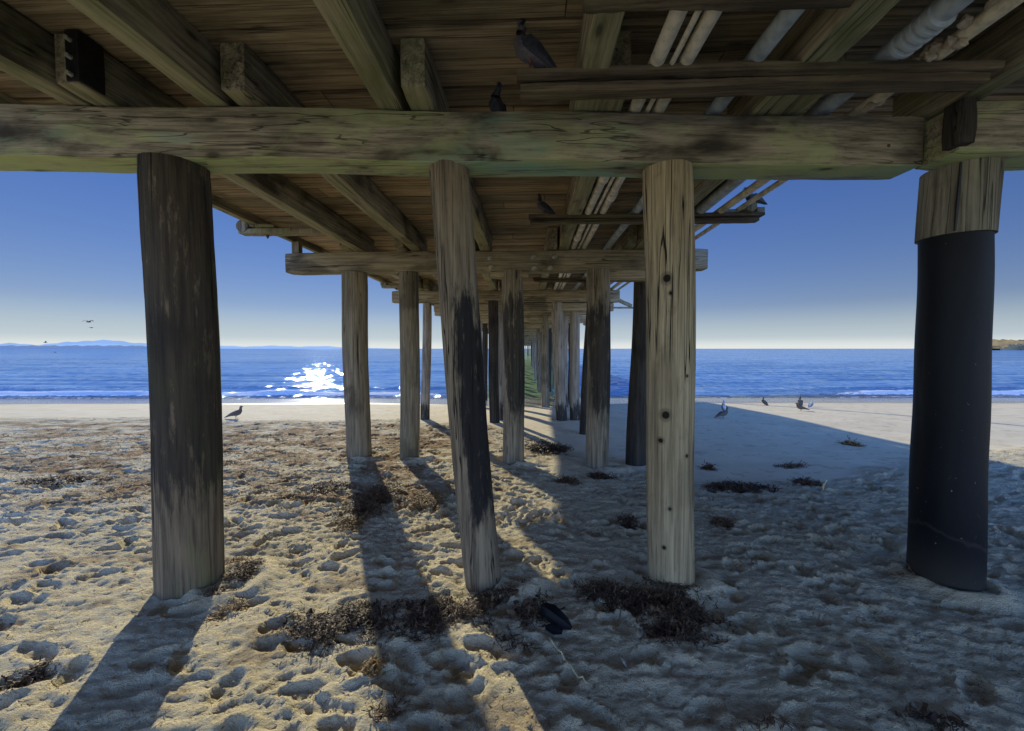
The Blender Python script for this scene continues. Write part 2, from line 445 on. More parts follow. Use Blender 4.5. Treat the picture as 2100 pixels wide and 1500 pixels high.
def sand_mat():
    t = NT('sand')
    big = t.noise(t.coords((1, 1, 1)), 1.7, 5, .6); fine = t.noise(t.coords((1, 1, 1)), 85, 4, .75); mid = t.noise(t.coords((1, 1, 1)), 14, 5, .65)
    gr = t.noise(t.coords((1, 1, 1)), 420, 2, .7)
    col = t.mix(t.rng(big, .3, .7), (.70, .60, .385), (.84, .73, .49))
    col = t.mix(t.math('MULTIPLY', t.rng(mid, .55, .72), .45), col, (.42, .36, .25))
    col = t.mix(t.math('MULTIPLY', t.rng(fine, .62, .72), .65), col, (.16, .11, .07))
    col = t.mix(t.math('MULTIPLY', t.rng(gr, .3, .7), .35), col, (.22, .19, .13))
    rg = t.attr('rough'); wr = t.attr('wrack'); wt = t.attr('wet')
    smooth_c = t.mix(t.rng(big, .3, .7), (.66, .56, .38), (.74, .64, .44))
    col = t.mix(t.math('MULTIPLY', t.math('SUBTRACT', 1.0, rg), .85), col, smooth_c)
    wn = t.rng(t.math('ADD', fine, t.math('MULTIPLY', mid, .5)), .70, .84)
    col = t.mix(t.math('MULTIPLY', wr, t.math('ADD', .75, t.math('MULTIPLY', wn, .3)), clamp=True), col, t.mix(t.rng(gr, .4, .6), (.36, .22, .10), (.17, .095, .045)))
    col = t.mix(wt, col, (.30, .25, .175))
    m3_ = t.noise(t.coords((1, 1.4, 1)), 34, 4, .7)
    hh = t.math('ADD', t.math('MULTIPLY', mid, .5), t.math('MULTIPLY', fine, .35)); hh = t.math('ADD', hh, t.math('MULTIPLY', m3_, .45)); hh = t.math('ADD', hh, t.math('MULTIPLY', gr, .08))
    st = t.math('MULTIPLY', hh, t.math('ADD', t.math('MULTIPLY', rg, .9), .08))
    nb = t.bump(st, 1.0, .034)
    return t.fin(col, t.math('SUBTRACT', .95, t.math('MULTIPLY', wt, .80)), nb, t.math('ADD', .15, t.math('MULTIPLY', wt, .5)))
M['sand'] = sand_mat()
g = bigmesh('ground', verts, quads, M['sand'], {'rough': R, 'wrack': np.clip(W, 0, 1), 'wet': WET})
tag(g, kind='structure')
def gz(x, y):
    i = min(max(int(np.searchsorted(XS, x)), 1), nx - 1); j = min(max(int(np.searchsorted(YS, y)), 1), ny - 1)
    return float(Z[j, i])

# ------------------------------------------------------------------ water
def water_mat():
    t = NT('sea_water')
    tc = t.n('ShaderNodeTexCoord'); sx = t.n('ShaderNodeSeparateXYZ'); t.t.links.new(tc.outputs['Object'], sx.inputs[0])
    w1 = t.noise(t.coords((.35, 1.1, 1)), 1, 5, .62, .3); w2 = t.noise(t.coords((2.0, 7.5, 1)), 1, 4, .6); w3 = t.noise(t.coords((.02, .06, 1)), 1, 5, .65)
    h = t.math('ADD', t.math('MULTIPLY', w1, .55), t.math('MULTIPLY', w2, .22))
    fall = t.math('MULTIPLY', t.rng(sx.outputs[1], 22.0, 30.0, 1.0, .52), t.rng(sx.outputs[1], 30.0, 42.0, 1.0, .55))
    h = t.math('MULTIPLY', h, fall)
    nb = t.bump(h, 1.0, .345)
    col = t.mix(t.rng(w3, .35, .65), (.09, .22, .43), (.16, .33, .57))
    w4 = t.noise(t.coords((.05, .55, 1)), 1, 6, .7)
    col = t.mix(t.math('MULTIPLY', t.rng(w4, .46, .6), .55), col, (.34, .54, .78))
    col = t.mix(t.math('MULTIPLY', t.rng(w4, .47, .36), .5), col, (.03, .10, .30))
    col = t.mix(t.math('MULTIPLY', t.rng(w1, .5, .7), .6), col, (.18, .33, .62))
    # green of turbid water in the pier's shade, painted into the colour
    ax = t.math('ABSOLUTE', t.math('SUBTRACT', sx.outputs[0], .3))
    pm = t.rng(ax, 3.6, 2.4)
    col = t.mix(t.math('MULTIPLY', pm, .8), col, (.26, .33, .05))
    fo = t.attr('foam')
    fn = t.noise(t.coords((1.2, 3.0, 1)), 2.2, 5, .7)
    fm = t.math('MULTIPLY', t.rng(t.math('ADD', fo, t.math('MULTIPLY', t.math('SUBTRACT', fn, .5), 1.5)), .5, .75), t.rng(fo, .02, .2))
    col = t.mix(fm, col, (.82, .84, .86))
    sh = t.attr('shallow')
    col = t.mix(t.math('MULTIPLY', sh, t.math('SUBTRACT', 1.0, fm)), col, (.16, .15, .12))
    m = t.fin(col, t.math('ADD', .16, t.math('MULTIPLY', fm, .6)), nb, .5)
    t.b.inputs['Specular IOR Level'].default_value = 0.0; t.b.inputs['IOR'].default_value = 1.0
    vo = t.n('ShaderNodeTexVoronoi'); vo.inputs['Scale'].default_value = 1; t.t.links.new(t.coords((2.6, 1.5, 1)), vo.inputs['Vector'])
    sb = t.n('ShaderNodeVectorMath', operation='SUBTRACT'); t.t.links.new(vo.outputs['Color'], sb.inputs[0]); sb.inputs[1].default_value = (.5, .5, .5)
    am = t.math('MULTIPLY', t.rng(sx.outputs[1], 21.0, 29.0, .58, .27), t.rng(sx.outputs[1], 29.0, 60.0, 1.0, .62))
    cv = t.n('ShaderNodeCombineXYZ'); t.set(cv.inputs[0], t.math('MULTIPLY', am, 1.7)); t.set(cv.inputs[1], am)
    ml = t.n('ShaderNodeVectorMath', operation='MULTIPLY'); t.t.links.new(sb.outputs[0], ml.inputs[0]); t.t.links.new(cv.outputs[0], ml.inputs[1])
    nb2 = t.bump(h, 1.0, .10)
    ad = t.n('ShaderNodeVectorMath', operation='ADD'); t.t.links.new(ml.outputs[0], ad.inputs[0]); t.t.links.new(nb2, ad.inputs[1])
    nm = t.n('ShaderNodeVectorMath', operation='NORMALIZE'); t.t.links.new(ad.outputs[0], nm.inputs[0])
    gl = t.n('ShaderNodeBsdfGlossy'); gl.inputs['Roughness'].default_value = .045; t.t.links.new(nm.outputs[0], gl.inputs['Normal']); gl.inputs['Color'].default_value = (.8, .9, 1, 1)
    ms = t.n('ShaderNodeMixShader'); t.t.links.new(t.b.outputs[0], ms.inputs[1]); t.t.links.new(gl.outputs[0], ms.inputs[2])
    t.set(ms.inputs[0], t.math('MULTIPLY', t.math('SUBTRACT', 1.0, fm), .34))
    t.t.links.new(ms.outputs[0], t.out.inputs[0])
    return m
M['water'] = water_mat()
wx_p = axis_steps([(0, 40, .22, .3), (40, 120, 1, 6), (120, 2000, 40, 300), (2000, 40000, 4000, 6000)])
WX = np.concatenate([-wx_p[::-1][:-1], wx_p])
WY = axis_steps([(15.5, 20, .3, .2), (20, 34, .11, .16), (34, 90, .35, 1.6), (90, 400, 4, 30), (400, 40000, 300, 6000)])
wX, wY = np.meshgrid(WX, WY)
amp = sstep(20, 24, wY) * (1 - sstep(150, 400, wY))
swell = .035 * np.sin(wY * 2.1 + 3 * fbm(wX * .05, wY * .05, 2) * 4 + .15 * wX) + .05 * fbm(wX * .6, wY * 1.6, 3)
br_y = 23.0 + .06 * wX + 1.6 * fbm(wX * .07 + 4, wX * 0 + 2, 2)
br_a = sstep(-2, -8, wX) * 1.0 + .10 + .9 * sstep(13, 21, wX)
br = br_a * .20 * np.exp(-((wY - br_y) / .55) ** 2) * (.6 + 1.2 * (fbm(wX * .35, wX * 0, 2) + .4))
br2_y = 26.6 + .05 * wX + 1.5 * fbm(wX * .06 + 14, wX * 0 + 7, 2)
br2 = br_a * .12 * np.exp(-((wY - br2_y) / .6) ** 2)
wZ = WATER_Z + swell * amp + br + br2
foam = 1.0 * br_a * np.exp(-((wY - br_y + .35) / .42) ** 2) + .5 * sstep(6, 14, np.abs(wX)) * np.exp(-((wY - br2_y + .3) / .35) ** 2)
shore_y = 21.45 + .055 * wX
foam = foam + .62 * np.exp(-((wY - shore_y - .25 - 1.2 * fbm(wX * .12, wX * 0 + 4, 3)) / .22) ** 2)
shal = 1 - sstep(0, 1.6, wY - shore_y)
wv = np.stack([wX, wY, wZ], -1).reshape(-1, 3)
idx = np.arange(wv.shape[0]).reshape(len(WY), len(WX))
wq = np.stack([idx[:-1, :-1], idx[:-1, 1:], idx[1:, 1:], idx[1:, :-1]], -1).reshape(-1, 4)
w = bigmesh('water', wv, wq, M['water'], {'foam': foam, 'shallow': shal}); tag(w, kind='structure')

# distant hills (left) and far low spit
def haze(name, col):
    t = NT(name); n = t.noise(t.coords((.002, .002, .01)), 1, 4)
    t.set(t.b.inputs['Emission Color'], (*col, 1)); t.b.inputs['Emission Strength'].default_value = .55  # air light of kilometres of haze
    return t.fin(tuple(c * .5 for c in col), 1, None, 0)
def ridge(name, px0, px1, dist, hfun, mat, zb=-2, depth=400):
    mb = MB(); n = 90; V = []; Fc = []
    for i in range(n + 1):
        px = px0 + (px1 - px0) * i / n
        d = ray(px, 692.5); p = CAM + d * (dist / d.y)
        top = hfun(px) / F * dist * math.hypot(1, 0)
        V += [(p.x, p.y, zb), (p.x, p.y, max(zb + .5, top * .6)), (p.x, p.y + depth * .4, max(zb + .6, top)), (p.x, p.y + depth, zb)]
    for i in range(n):
        for k in range(3): Fc.append((i * 4 + k, (i + 1) * 4 + k, (i + 1) * 4 + k + 1, i * 4 + k + 1))
    mb.add(V, Fc); return tag(mb.build(name, mat), kind='structure')
def hf(px):
    return (5.5 + 4.5 * math.exp(-((px - 562) / 26) ** 2) + 1.6 * math.exp(-((px - 610) / 30) ** 2) + 1.0 * math.sin(px * .11) + .5 * math.sin(px * .31)) * float(sstep(905, 780, np.array(px)) * .55 + .45 * sstep(680, 640, np.array(px)))
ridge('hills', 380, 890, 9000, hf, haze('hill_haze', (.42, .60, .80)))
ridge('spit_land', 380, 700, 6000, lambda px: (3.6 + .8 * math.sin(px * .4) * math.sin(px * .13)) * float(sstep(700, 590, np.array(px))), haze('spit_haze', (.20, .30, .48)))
# headland on the right edge
t = NT('headland_rock'); n = t.noise(t.coords((.03, .03, .08)), 1, 5)
M['headland'] = t.fin(t.ramp(n, [(.3, (.10, .09, .07)), (.55, (.32, .25, .14)), (.8, (.16, .15, .09))]), 1, t.bump(n, 1, 6), .1)
ridge('headland', 1538, 1640, 700, lambda px: (3 + 6 * float(sstep(1539, 1552, np.array(px)))) + 1.5 * math.sin(px * 1.3) + 1.0 * math.sin(px * .61), M['headland'], depth=90)

# ------------------------------------------------------------------ the pier
pier = empty('pier', (0, 2.8, 0), 'long weathered timber pier on round piles running out from the sand over the sea', 'pier')
ROWS = [-1.6, 2.82, 6.68, 11.1, 15.4, 20.2, 24.9, 29.6, 34.3, 39, 43.7, 48.4, 53.1, 57.8, 62.5, 67.2, 71.9, 76.6, 81.3, 86, 90.7, 95.4, 100.1, 106, 112, 118, 124, 130, 136, 142, 148]
ZB, ZT, ZD = 2.906, 3.233, 3.54
XL, XR = -3.90, 2.20
def P(name, mb, mat, origin, label=None, parent=None, smooth=True):
    o = mb.build(name, mat, parent or pier, origin, smooth)
    if label: o['label'] = label
    return o
# cap beams
mb = MB(); mb.beam((-6.4, 2.47, (ZB + ZT) / 2), (2.68, 3.03, (ZB + ZT) / 2 - .012), .25, ZT - ZB, .009, 110, .0022, .006)
P('cap_beam', mb, M['cap'], (-1, 2.8, ZB), 'nearest cap beam, brown with green algae streaks and a pale green underside')
mb = MB(); mb.beam((2.72, 2.86, 3.06), (6.6, 3.05, 3.06), .30, .31, .016, 40, .004, .006)
P('cap_beam', mb, M['cap'], (4, 2.8, ZB), 'short cap beam over the black sleeved pile')
for i, y in enumerate(ROWS):
    if i == 1: continue
    far = i > 2
    mb = MB()
    xl = -4.02 if i == 2 else (-3.75 if i == 3 else -3.6 + random.uniform(-.2, .2)); xr = 2.84 if i == 2 else 2.7 + random.uniform(-.15, .15)
    if i == 3: xr = 2.45
    mb.beam((xl, y, (ZB + ZT) / 2), (xr, y, (ZB + ZT) / 2), .26, ZT - ZB, .02, 40 if i < 5 else 6, .003 if i < 5 else 0, .005 if i < 5 else 0)
    if i >= 3: mb.beam((-2.6, y + .02, ZB - .13), (2.3, y + .02, ZB - .13), .2, .22, .015, 8, .002, .0)
    P('cap_beam', mb, M['cap_far'], (0, y, ZB))
for (px, py) in ((1039, 594), (1062, 594), (1040, 606), (1057, 606), (993, 595), (994, 605)):
    q = at_y(px, py, 6.68 - .132)
    mb = MB(); mb.loft([q + Vector((0, -.02, 0)), q + Vector((0, .0, 0)), q + Vector((0, .004, 0))], [.022, .045, .045], 12); P('bolt', mb, M['galv'], q)
for (px, py) in ((540, 470), (742, 466), (905, 470), (1130, 470), (1325, 474), (1418, 476)):
    q = at_y(px, py, 2.62); q.y = 2.56 * 1.0 + (q.x + 1.86) * .0617 + .087
    q = at_y(px, py, q.y)
    mb = MB(); mb.loft([q + Vector((0, -.012, 0)), q + Vector((0, .0, 0)), q + Vector((0, .006, 0))], [.008, .016, .016], 10); P('bolt', mb, M['rust'], q)
mb = MB(); mb.beam((.95, 6.62, ZB - .09), (2.0, 6.62, ZB - .09), .22, .17, .02); P('packing_block', mb, M['cap_far'], (1, 6.6, ZB)); mb = MB(); mb.beam((-.62, 6.62, ZB - .055), (-.0, 6.62, ZB - .055), .24, .10, .02)
P('packing_block', mb, M['cap_far'], (1, 6.6, ZB))
# stringers
bayA = [-2.94, -2.04, -.92, .38, 1.60, 2.80]
bayB = [-2.76, -1.84, -.70, .55, 1.76]
SH = ZD - ZT
for i in range(len(ROWS) - 1):
    xs_ = list(bayA if i % 2 == 0 else bayB)
    if i and i % 2 == 0: xs_ = xs_[:-1]
    if i == 0: xs_ += [3.9, 5.2]
    y0, y1 = ROWS[i] - .33, ROWS[i + 1] + .33
    if i == 0: y1 = ROWS[1] + .40
    y00 = y0
    for x in xs_:
        ww = .16 if i else .155
        if i == 0 and x == 1.60: ww = .2
        jx = random.uniform(-.015, .015)
        y0 = 2.37 if (i == 1 and x < -2.7) else y00
        mb = MB(); mb.beam((x + jx, y0, (ZT + ZD) / 2 + .001), (x + random.uniform(-.02, .02), y1, (ZT + ZD) / 2 + .001), ww, SH - .008, .012, 34 if i < 2 else (10 if i < 5 else 3), .004 if i < 2 else .002, .005)
        if i < 8: P('stringer', mb, M['stringer'], (x, y0, ZT))
        else:
            P('stringer', mb, M['stringer'], (x, y0, ZT))
# little pale blocking between stringers at the near cap, steel hanger
mb = MB(); mb.beam((-2.70, 2.352, 3.24), (-2.70, 2.352, 3.53), .085, .012, .002, 2, 0, 0); mb.beam((-2.664, 2.42, 3.24), (-2.664, 2.42, 3.53), .012, .15, .002, 2, 0, 0)
pl = P('steel_bracket', mb, M['steel'], (-2.7, 2.36, 3.24))
for zz in (3.27, 3.37, 3.47):
    mb = MB(); mb.loft([(-2.705, 2.318, zz), (-2.705, 2.345, zz)], [.013, .015], 6)
    P('bolt', mb, M['galv'], (-2.7, 2.33, zz), parent=pl)
# deck boards
mb = MB(); y = -5.0
while y < 150:
    wdt = random.choice([.19, .24, .29, .30]) if y < 30 else .3
    wide = y < 4.0
    zt = random.uniform(-.004, .006)
    x0 = XL + random.uniform(-.012, .012); x1 = (6.4 if wide else XR) + random.uniform(-.012, .012)
    if y < -4.99: x1 = 6.4
    if y < 12:
        sp = random.uniform(-2.5, 1.5)
        mb.beam((x0, y + wdt / 2, ZD + .04 + zt), (sp - .004, y + wdt / 2, ZD + .04 + zt), wdt - random.uniform(.016, .03), .08, .009, 14, .0015, .002)
        mb.beam((sp + .004, y + wdt / 2, ZD + .04 + zt * .2), (x1, y + wdt / 2, ZD + .04 + zt * .2), wdt - random.uniform(.016, .03), .08, .009, 14, .0015, .002)
    else: mb.beam((x0, y + wdt / 2, ZD + .04 + zt), (x1, y + wdt / 2, ZD + .04 + zt), wdt - .012, .08, .004, 2, 0, 0)
    y += wdt
P('deck', mb, M['deck'], (0, 0, ZD))
mb = MB(); mb.box(((XL + XR) / 2, 72, ZD + .10), (XR - XL - .02, 154, .03)); mb.box((4.35, -.5, ZD + .10), (4.1, 9, .03))
P('light_block_sheet', mb, M['plank'], (0, 0, ZD + .1), smooth=False)  # unseen sheet added over the boards to stop light through their gaps
for x, s in ((XL - .055, -1), (XR + .055, 1)):
    y = 4.15 if s > 0 else -5
    while y < 150:
        mb = MB(); mb.beam((x, y, ZD - .0), (x, min(150, y + 4.68), ZD - .0), .10, .21, .01, 24 if y < 12 else 4, .003, .003)
        P('edge_timber', mb, M['stringer'], (x, y, ZD)); y += 4.7
for s, x in ((-1, XL + .4), (1, XR + .02)):
    mb = MB(); y = 3.4
    mb.beam((x, 3.4, ZD + .33), (x, 150, ZD + .33), .2, .16, .01, 6, 0, 0)
    while y < 150: mb.beam((x - .1, y, ZD + .18), (x + .1, y, ZD + .18), .3, .12, .01, 1, 0, 0); y += 2.4
    P('shadow_kerb', mb, M['stringer'], (x, 3.4, ZD + .2))  # unseen kerb, raised on spaced blocks so its shadow breaks into light stripes
# cross planks that carry the pipes
def plank(y, x0, x1, zc, h=.06, wd=.14, lab=None, two=True):
    mb = MB(); mb.beam((x0, y, zc + .02), (x1, y + .03, zc + .02), wd, h * .55, .006, 26, .003, .006)
    if two: mb.beam((x0 + .02, y + .03, zc - h * .42), (x1 - .05, y + .05, zc - h * .42), wd * .8, h * .55, .006, 26, .003, .006)
    return P('cross_plank', mb, M['plank'], (x0, y, zc), lab)
plank(2.42, -.07, 2.62, 3.205, .085, .13)
plank(4.95, .0, 2.78, 3.215, .07, .13)
plank(1.80, .22, 1.46, 3.215, .085, .15)
plank(9.2, .1, 2.75, 3.21, .07, .13); plank(13.4, .1, 2.9, 3.21, .07, .13); plank(17.8, .1, 2.9, 3.21, .07, .13)
mb = MB(); mb.box((.47, 1.70, 3.215), (.055, .02, .075)); pb = P('square_washer', mb, M['galv'], (.47, 1.7, 3.2))
mb = MB(); mb.loft([(.47, 1.675, 3.215), (.47, 1.70, 3.215)], [.011, .012], 8); P('bolt', mb, M['rust'], (.47, 1.68, 3.2), parent=pb)
# outrigger arms on both edges
for (y, xa, xb, z) in ((5.76, -4.28, -2.8, 3.33), (10.9, -4.1, -2.9, 3.33)):
    mb = MB(); mb.beam((xa + .12, y, z), (xb, y, z), .16, .07, .008, 10, .003, .003); mb.beam((xa + .12, y, z + .1), (xa + .62, y, z + .075), .1, .045, .006)
    o_ = P('outrigger_arm', mb, M['pale_end'], (xa, y, z))
    mb = MB(); mb.loft([(xa + .18, y - .07, z + .075), (xa + .18, y - .09, z + .075), (xa + .18, y + .07, z + .075), (xa + .18, y + .09, z + .075)], [.04, .085, .085, .04], 16)
    P('arm_roller', mb, M['pile_mid'], (xa, y, z), parent=o_)
    mb = MB(); mb.loft([(xa + .5, y, z - .035), (xa + .5, y, z - .085)], [.03, .008], 8); P('bolt', mb, M['rust'], (xa, y, z), parent=o_)
mb = MB(); mb.loft([(2.58, 4.9, 3.26), (2.60, 4.9, 3.31), (2.6, 5.0, 3.33), (2.58, 5.08, 3.27)], [.03, .07, .07, .03], 12); mb.box((2.73, 4.97, 3.285), (.09, .1, .07)); mb.box((2.40, 4.97, 3.275), (.14, .1, .045))
P('pipe_clamp', mb, M['pale_end'], (2.6, 4.95, 3.28))
mb = MB(); mb.box((-3.87, 6.66, 3.335), (.12, .12, .2)); P('blocking', mb, M['pale_end'], (-3.87, 6.66, 3.24))
# broken brace ends on the right edge, further out
for y in (12.5, 16.8):
    mb = MB(); mb.beam((2.3, y, 2.62), (2.62, y, 3.3), .12, .12, .01, 6, .006, .004); mb.beam((2.5, y, 3.25), (3.15, y, 2.95), .08, .1, .01, 6, .01, .006); mb.beam((2.5, y, 2.9), (3.3, y, 2.9), .05, .05, .006, 6, .004, .004)
    P('brace', mb, M['pale_end'], (2.4, y, 3))

# piles: (top px, base px) read from the photo, turned into a real lean
def make_pile(xt, xb, y, rt, rb, mat, label=None, ztop=ZB - .002, yb=None, segs=56, rings=70, flut=.016, knots=0, below=.9):
    yb = y if yb is None else yb
    zg = float(base_z(np.array(xb), np.array(yb)))
    mb = MB(); V = []; Fc = []
    ph = [random.uniform(0, 6.28) for _ in range(8)]; so = random.uniform(0, 100)
    z0 = zg - below
    for i in range(rings + 1):
        tt = i / rings; z = z0 + (ztop - z0) * tt
        u = (z - zg) / (ztop - zg)
        cx = xb + (xt - xb) * u + .012 * math.sin(z * 1.7 + ph[0]); cy = yb + (y - yb) * u
        r = rb + (rt - rb) * u
        for k in range(segs):
            th = 2 * math.pi * k / segs
            w_ = 1 + .02 * math.sin(2 * th + ph[1] + z * .2) + .012 * math.sin(3 * th + ph[2]) + .01 * math.sin(z * 3.1 + ph[3] + th)
            n_ = float(NV[(int(so) + k * 5) & 255, (int(so * 3) + i) & 255]); n2 = float(TAB[(int(so) + k * 9) & 255, (i // 9) & 255]) - .5
            rr = r * (w_ + flut * (n_ * 2) + flut * .6 * n2)
            if i > rings - 2: rr *= .985
            V.append((cx + rr * math.cos(th), cy + rr * math.sin(th), z))
    for i in range(rings):
        for k in range(segs):
            k2 = (k + 1) % segs
            Fc.append((i * segs + k, i * segs + k2, (i + 1) * segs + k2, (i + 1) * segs + k))
    Fc.append(tuple(rings * segs + k for k in range(segs)))
    mb.add(V, Fc)
    o = P('pile', mb, M[mat], (xb, yb, zg), label)
    return o
NV = np.cumsum(rng.normal(0, 1, (256, 256)), axis=1) * .08
NV = NV - np.array([np.convolve(np.pad(r_, 20, mode='wrap'), np.ones(41) / 41, 'valid') for r_ in NV])
def pile_px(pxt, pyt, pxb, pyb, y, wt, wb, mat, label=None, **kw):
    yb = kw.pop('yb', y)
    a = at_y(pxt, pyt, y); b = at_y(pxb, pyb, yb)
    dt = (a - CAM).dot(FW); db = (b - CAM).dot(FW)
    return make_pile(a.x, b.x, y, wt / 2 / F * dt, wb / 2 / F * db, mat, label, yb=yb, **kw)
yc = lambda x: 2.86 + .062 * x
pl1 = pile_px(658, 495, 675, 960, yc(-2.3) , 60, 58, 'pile_dark', 'thick tar-blackened pile with scraped brown foot, first row, by the sunlit sand')
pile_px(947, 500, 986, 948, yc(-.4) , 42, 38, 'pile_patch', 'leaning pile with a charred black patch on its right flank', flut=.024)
pile_px(1182, 500, 1188, 946, yc(1.0), 50, 46, 'pile_light', 'pale tan pile with dark knots, first row')
# big sleeved pile
BPY = 3.0
bp = make_pile(3.02, 3.05, 3.0, .14, .14, 'collar', 'thick pile with timber collar and black plastic sleeve', segs=48)
def ring_part(name, xa, xb_, za, zb_, r0, r1, mat, parent, wob=.004, n=24):
    mb = MB(); V = []; Fc = []; sg = 64
    for i in range(n + 1):
        u = i / n; z = za + (zb_ - za) * u
        for k in range(sg):
            th = 2 * math.pi * k / sg
            rr = r0 + (r1 - r0) * u + wob * math.sin(3 * th + z * 2) + wob * .6 * math.sin(z * 7 + th)
            V.append((xa + (xb_ - xa) * u + rr * math.cos(th), BPY + rr * math.sin(th), z))
    for i in range(n):
        for k in range(sg):
            k2 = (k + 1) % sg; Fc.append((i * sg + k, i * sg + k2, (i + 1) * sg + k2, (i + 1) * sg + k))
    Fc.append(tuple(n * sg + k for k in range(sg))); Fc.append(tuple(range(sg - 1, -1, -1)))
    mb.add(V, Fc); return P(name, mb, M[mat], (xa, 2.86, max(za, -.1)), parent=parent)
ring_part('sleeve', 3.05, 3.00, -.35, 2.44, .203, .182, 'sleeve', bp)
ring_part('collar', 3.00, 3.02, 2.43, 2.90, .199, .201, 'collar', bp, .002, 8)
mb = MB(); mb.beam((3.01 - .155, BPY - .148, 2.44), (3.03 - .155, BPY - .148, 2.89), .016, .012, .003, 3, 0, 0); P('strap', mb, M['steel'], (2.9, 2.6, 2.5), parent=bp)
mb = MB(); mb.beam((2.72, 2.72, 2.93), (2.72, 2.72, 3.2), .1, .12, .01, 3, .004, 0); P('blocking', mb, M['pile_black'], (2.72, 2.7, 3))
# second row
pile_px(848, 612, 853, 812, 6.68, 27, 25.5, 'pile_mid', 'stout brown pile, second row, outermost on the sea-glitter side', rings=40)
pile_px(907, 612, 907, 808, 6.66, 20, 20, 'pile_mid', 'split pale-sided slim pile, second row', rings=40, flut=.03)
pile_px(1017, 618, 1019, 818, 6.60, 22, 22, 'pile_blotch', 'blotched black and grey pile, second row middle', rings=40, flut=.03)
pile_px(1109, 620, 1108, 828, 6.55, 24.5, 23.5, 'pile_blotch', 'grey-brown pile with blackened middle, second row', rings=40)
pile_px(1156, 612, 1149, 822, 6.8, 17, 21, 'pile_black', 'black slender leaning pile beside the pale tan pile', rings=40)
# third row
pile_px(926, 650, 924, 766, 11.1, 9.5, 10, 'pile_grey', None, rings=20, segs=24)
pile_px(1064, 655, 1070, 767, 11.1, 13, 12, 'pile_grey', 'whitish bleached pile with dark wet foot, third row', rings=20, segs=24)
pile_px(1083, 655, 1084, 768, 11.2, 10.5, 10.5, 'pile_grey', None, rings=20, segs=24)
pile_px(1101, 645, 1093, 785, 9.2, 9, 10, 'pile_black', 'thin black pile standing between second and third rows', rings=20, segs=24)
pile_px(996, 645, 998, 773, 10.6, 11, 11, 'pile_black', None, rings=20, segs=24)
pile_px(1004, 645, 1004, 768, 11.1, 6, 7, 'pile_grey', None, rings=20, segs=24)
for i in range(4, len(ROWS)):
    y = ROWS[i]; rr = random.uniform
    xs_ = [-2.15, -1.15, .95, 1.75] if i % 2 else [-1.9, -1.0, .62, 1.35]
    if i in (5, 6, 8, 9, 11): xs_.append(2.1)
    if i > 15: xs_ = [-1.2, .9]
    if i > 22: xs_ = [1.0]
    if i == len(ROWS) - 1: xs_ = [-.9, -.45, 0, .45, 1.0]
    for x in xs_:
        x += rr(-.08, .08)
        make_pile(x, x + rr(-.12, .12), y, .14, .16, random.choice(['pile_grey', 'pile_mid', 'pile_mid', 'pile_green', 'pile_black', 'pile_black', 'pile_black'] if i > 4 else ['pile_grey', 'pile_mid']), segs=14, rings=8, flut=.01, below=1.0)

# ------------------------------------------------------------------ pipes slung under the deck
def pipe(x, z, r, mat, label, y0=-4.5, y1=60, joints=(), sleeve=None):
    mb = MB(); n = 40
    pts = []; 
    for i in range(n + 1):
        y = y0 + (y1 - y0) * (i / n) ** 1.5
        pts.append((x + .008 * math.sin(y * 1.3 + x * 7), y, z + .006 * math.sin(y * .9 + x * 3)))
    mb.loft(pts, [r] * len(pts), 16)
    o = mb.build('utility_pipe', mat, None, (x, 2.8, z)); tag(o, label, 'pipe', 'utility pipes slung under the deck')
    for jy in joints:
        m2 = MB(); m2.loft([(x, jy - .09, z), (x, jy - .085, z), (x, jy + .085, z), (x, jy + .09, z)], [r * 1.0, r * 1.28, r * 1.28, r], 16)
        m2.build('pipe_joint', mat, o, (x, jy, z))
    return o
pipe(.715, 3.282, .042, M['pipe_pale'], 'pale pipe nearest the middle stringer, with a stepped coupling', joints=(3.9, 6.0))
pipe(.80, 3.262, .015, M['pipe_pale'], 'thin conduit squeezed between the two pale pipes')
pipe(.885, 3.282, .040, M['pipe_pale'], 'pale pipe on the big-pile side of the thin conduit', joints=(4.4,))
pipe(1.28, 3.292, .048, M['pipe_grey'], 'lone bluish grey pipe between the paired pale pipes and the wide stringer', joints=(5.2,))
o_ = pipe(2.03, 3.30, .058, M['pipe_grey'], 'thickest grey pipe with ribbed coupling, beside the lagged tan pipe')
for k in range(5):
    m2 = MB(); yy = 2.12 + k * .05; m2.loft([(2.03, yy, 3.3), (2.03, yy + .01, 3.3), (2.03, yy + .03, 3.3), (2.03, yy + .04, 3.3)], [.058, .072, .072, .058], 16); m2.build('coupling_ring', M['pipe_grey'], o_, (2.03, yy, 3.3))
o_ = pipe(2.27, 3.285, .040, M['pipe_tan'], 'tan pipe with lumpy torn foam lagging near the cap')
m2 = MB()
for k in range(26):
    yy = 2.1 + random.uniform(0, .42) + (.0 if k < 18 else .35); a = random.uniform(0, 6.28)
    c = Vector((2.25 + .045 * math.cos(a), yy, 3.28 + .04 * math.sin(a)))
    m2.loft([c + Vector((0, -.03, 0)), c + Vector((0, -.015, .004)), c + Vector((random.uniform(-.01, .01), .015, -.004)), c + Vector((0, .035, 0))], [.006, random.uniform(.018, .032), random.uniform(.018, .032), .006], 7, rough=.25)
m2.build('foam_lagging', M['foam_wrap'], o_, (2.27, 2.3, 3.28))
pipe(2.49, 3.30, .028, M['pipe_tan'], 'slim outermost pipe under the right deck edge', 3.4)
for (x, z, lab) in ((2.86, 3.33, 'inner short thin rod over the sleeved pile'), (3.02, 3.33, 'outer short thin rod over the sleeved pile')):
    m2 = MB(); m2.loft([(x, 2.35, z - .0), (x, 2.85, z + .005)], [.012, .012], 8); tag(m2.build('metal_rod', M['pipe_tan'], None, (x, 2.6, z)), lab, 'rod', 'short rods over the cap')

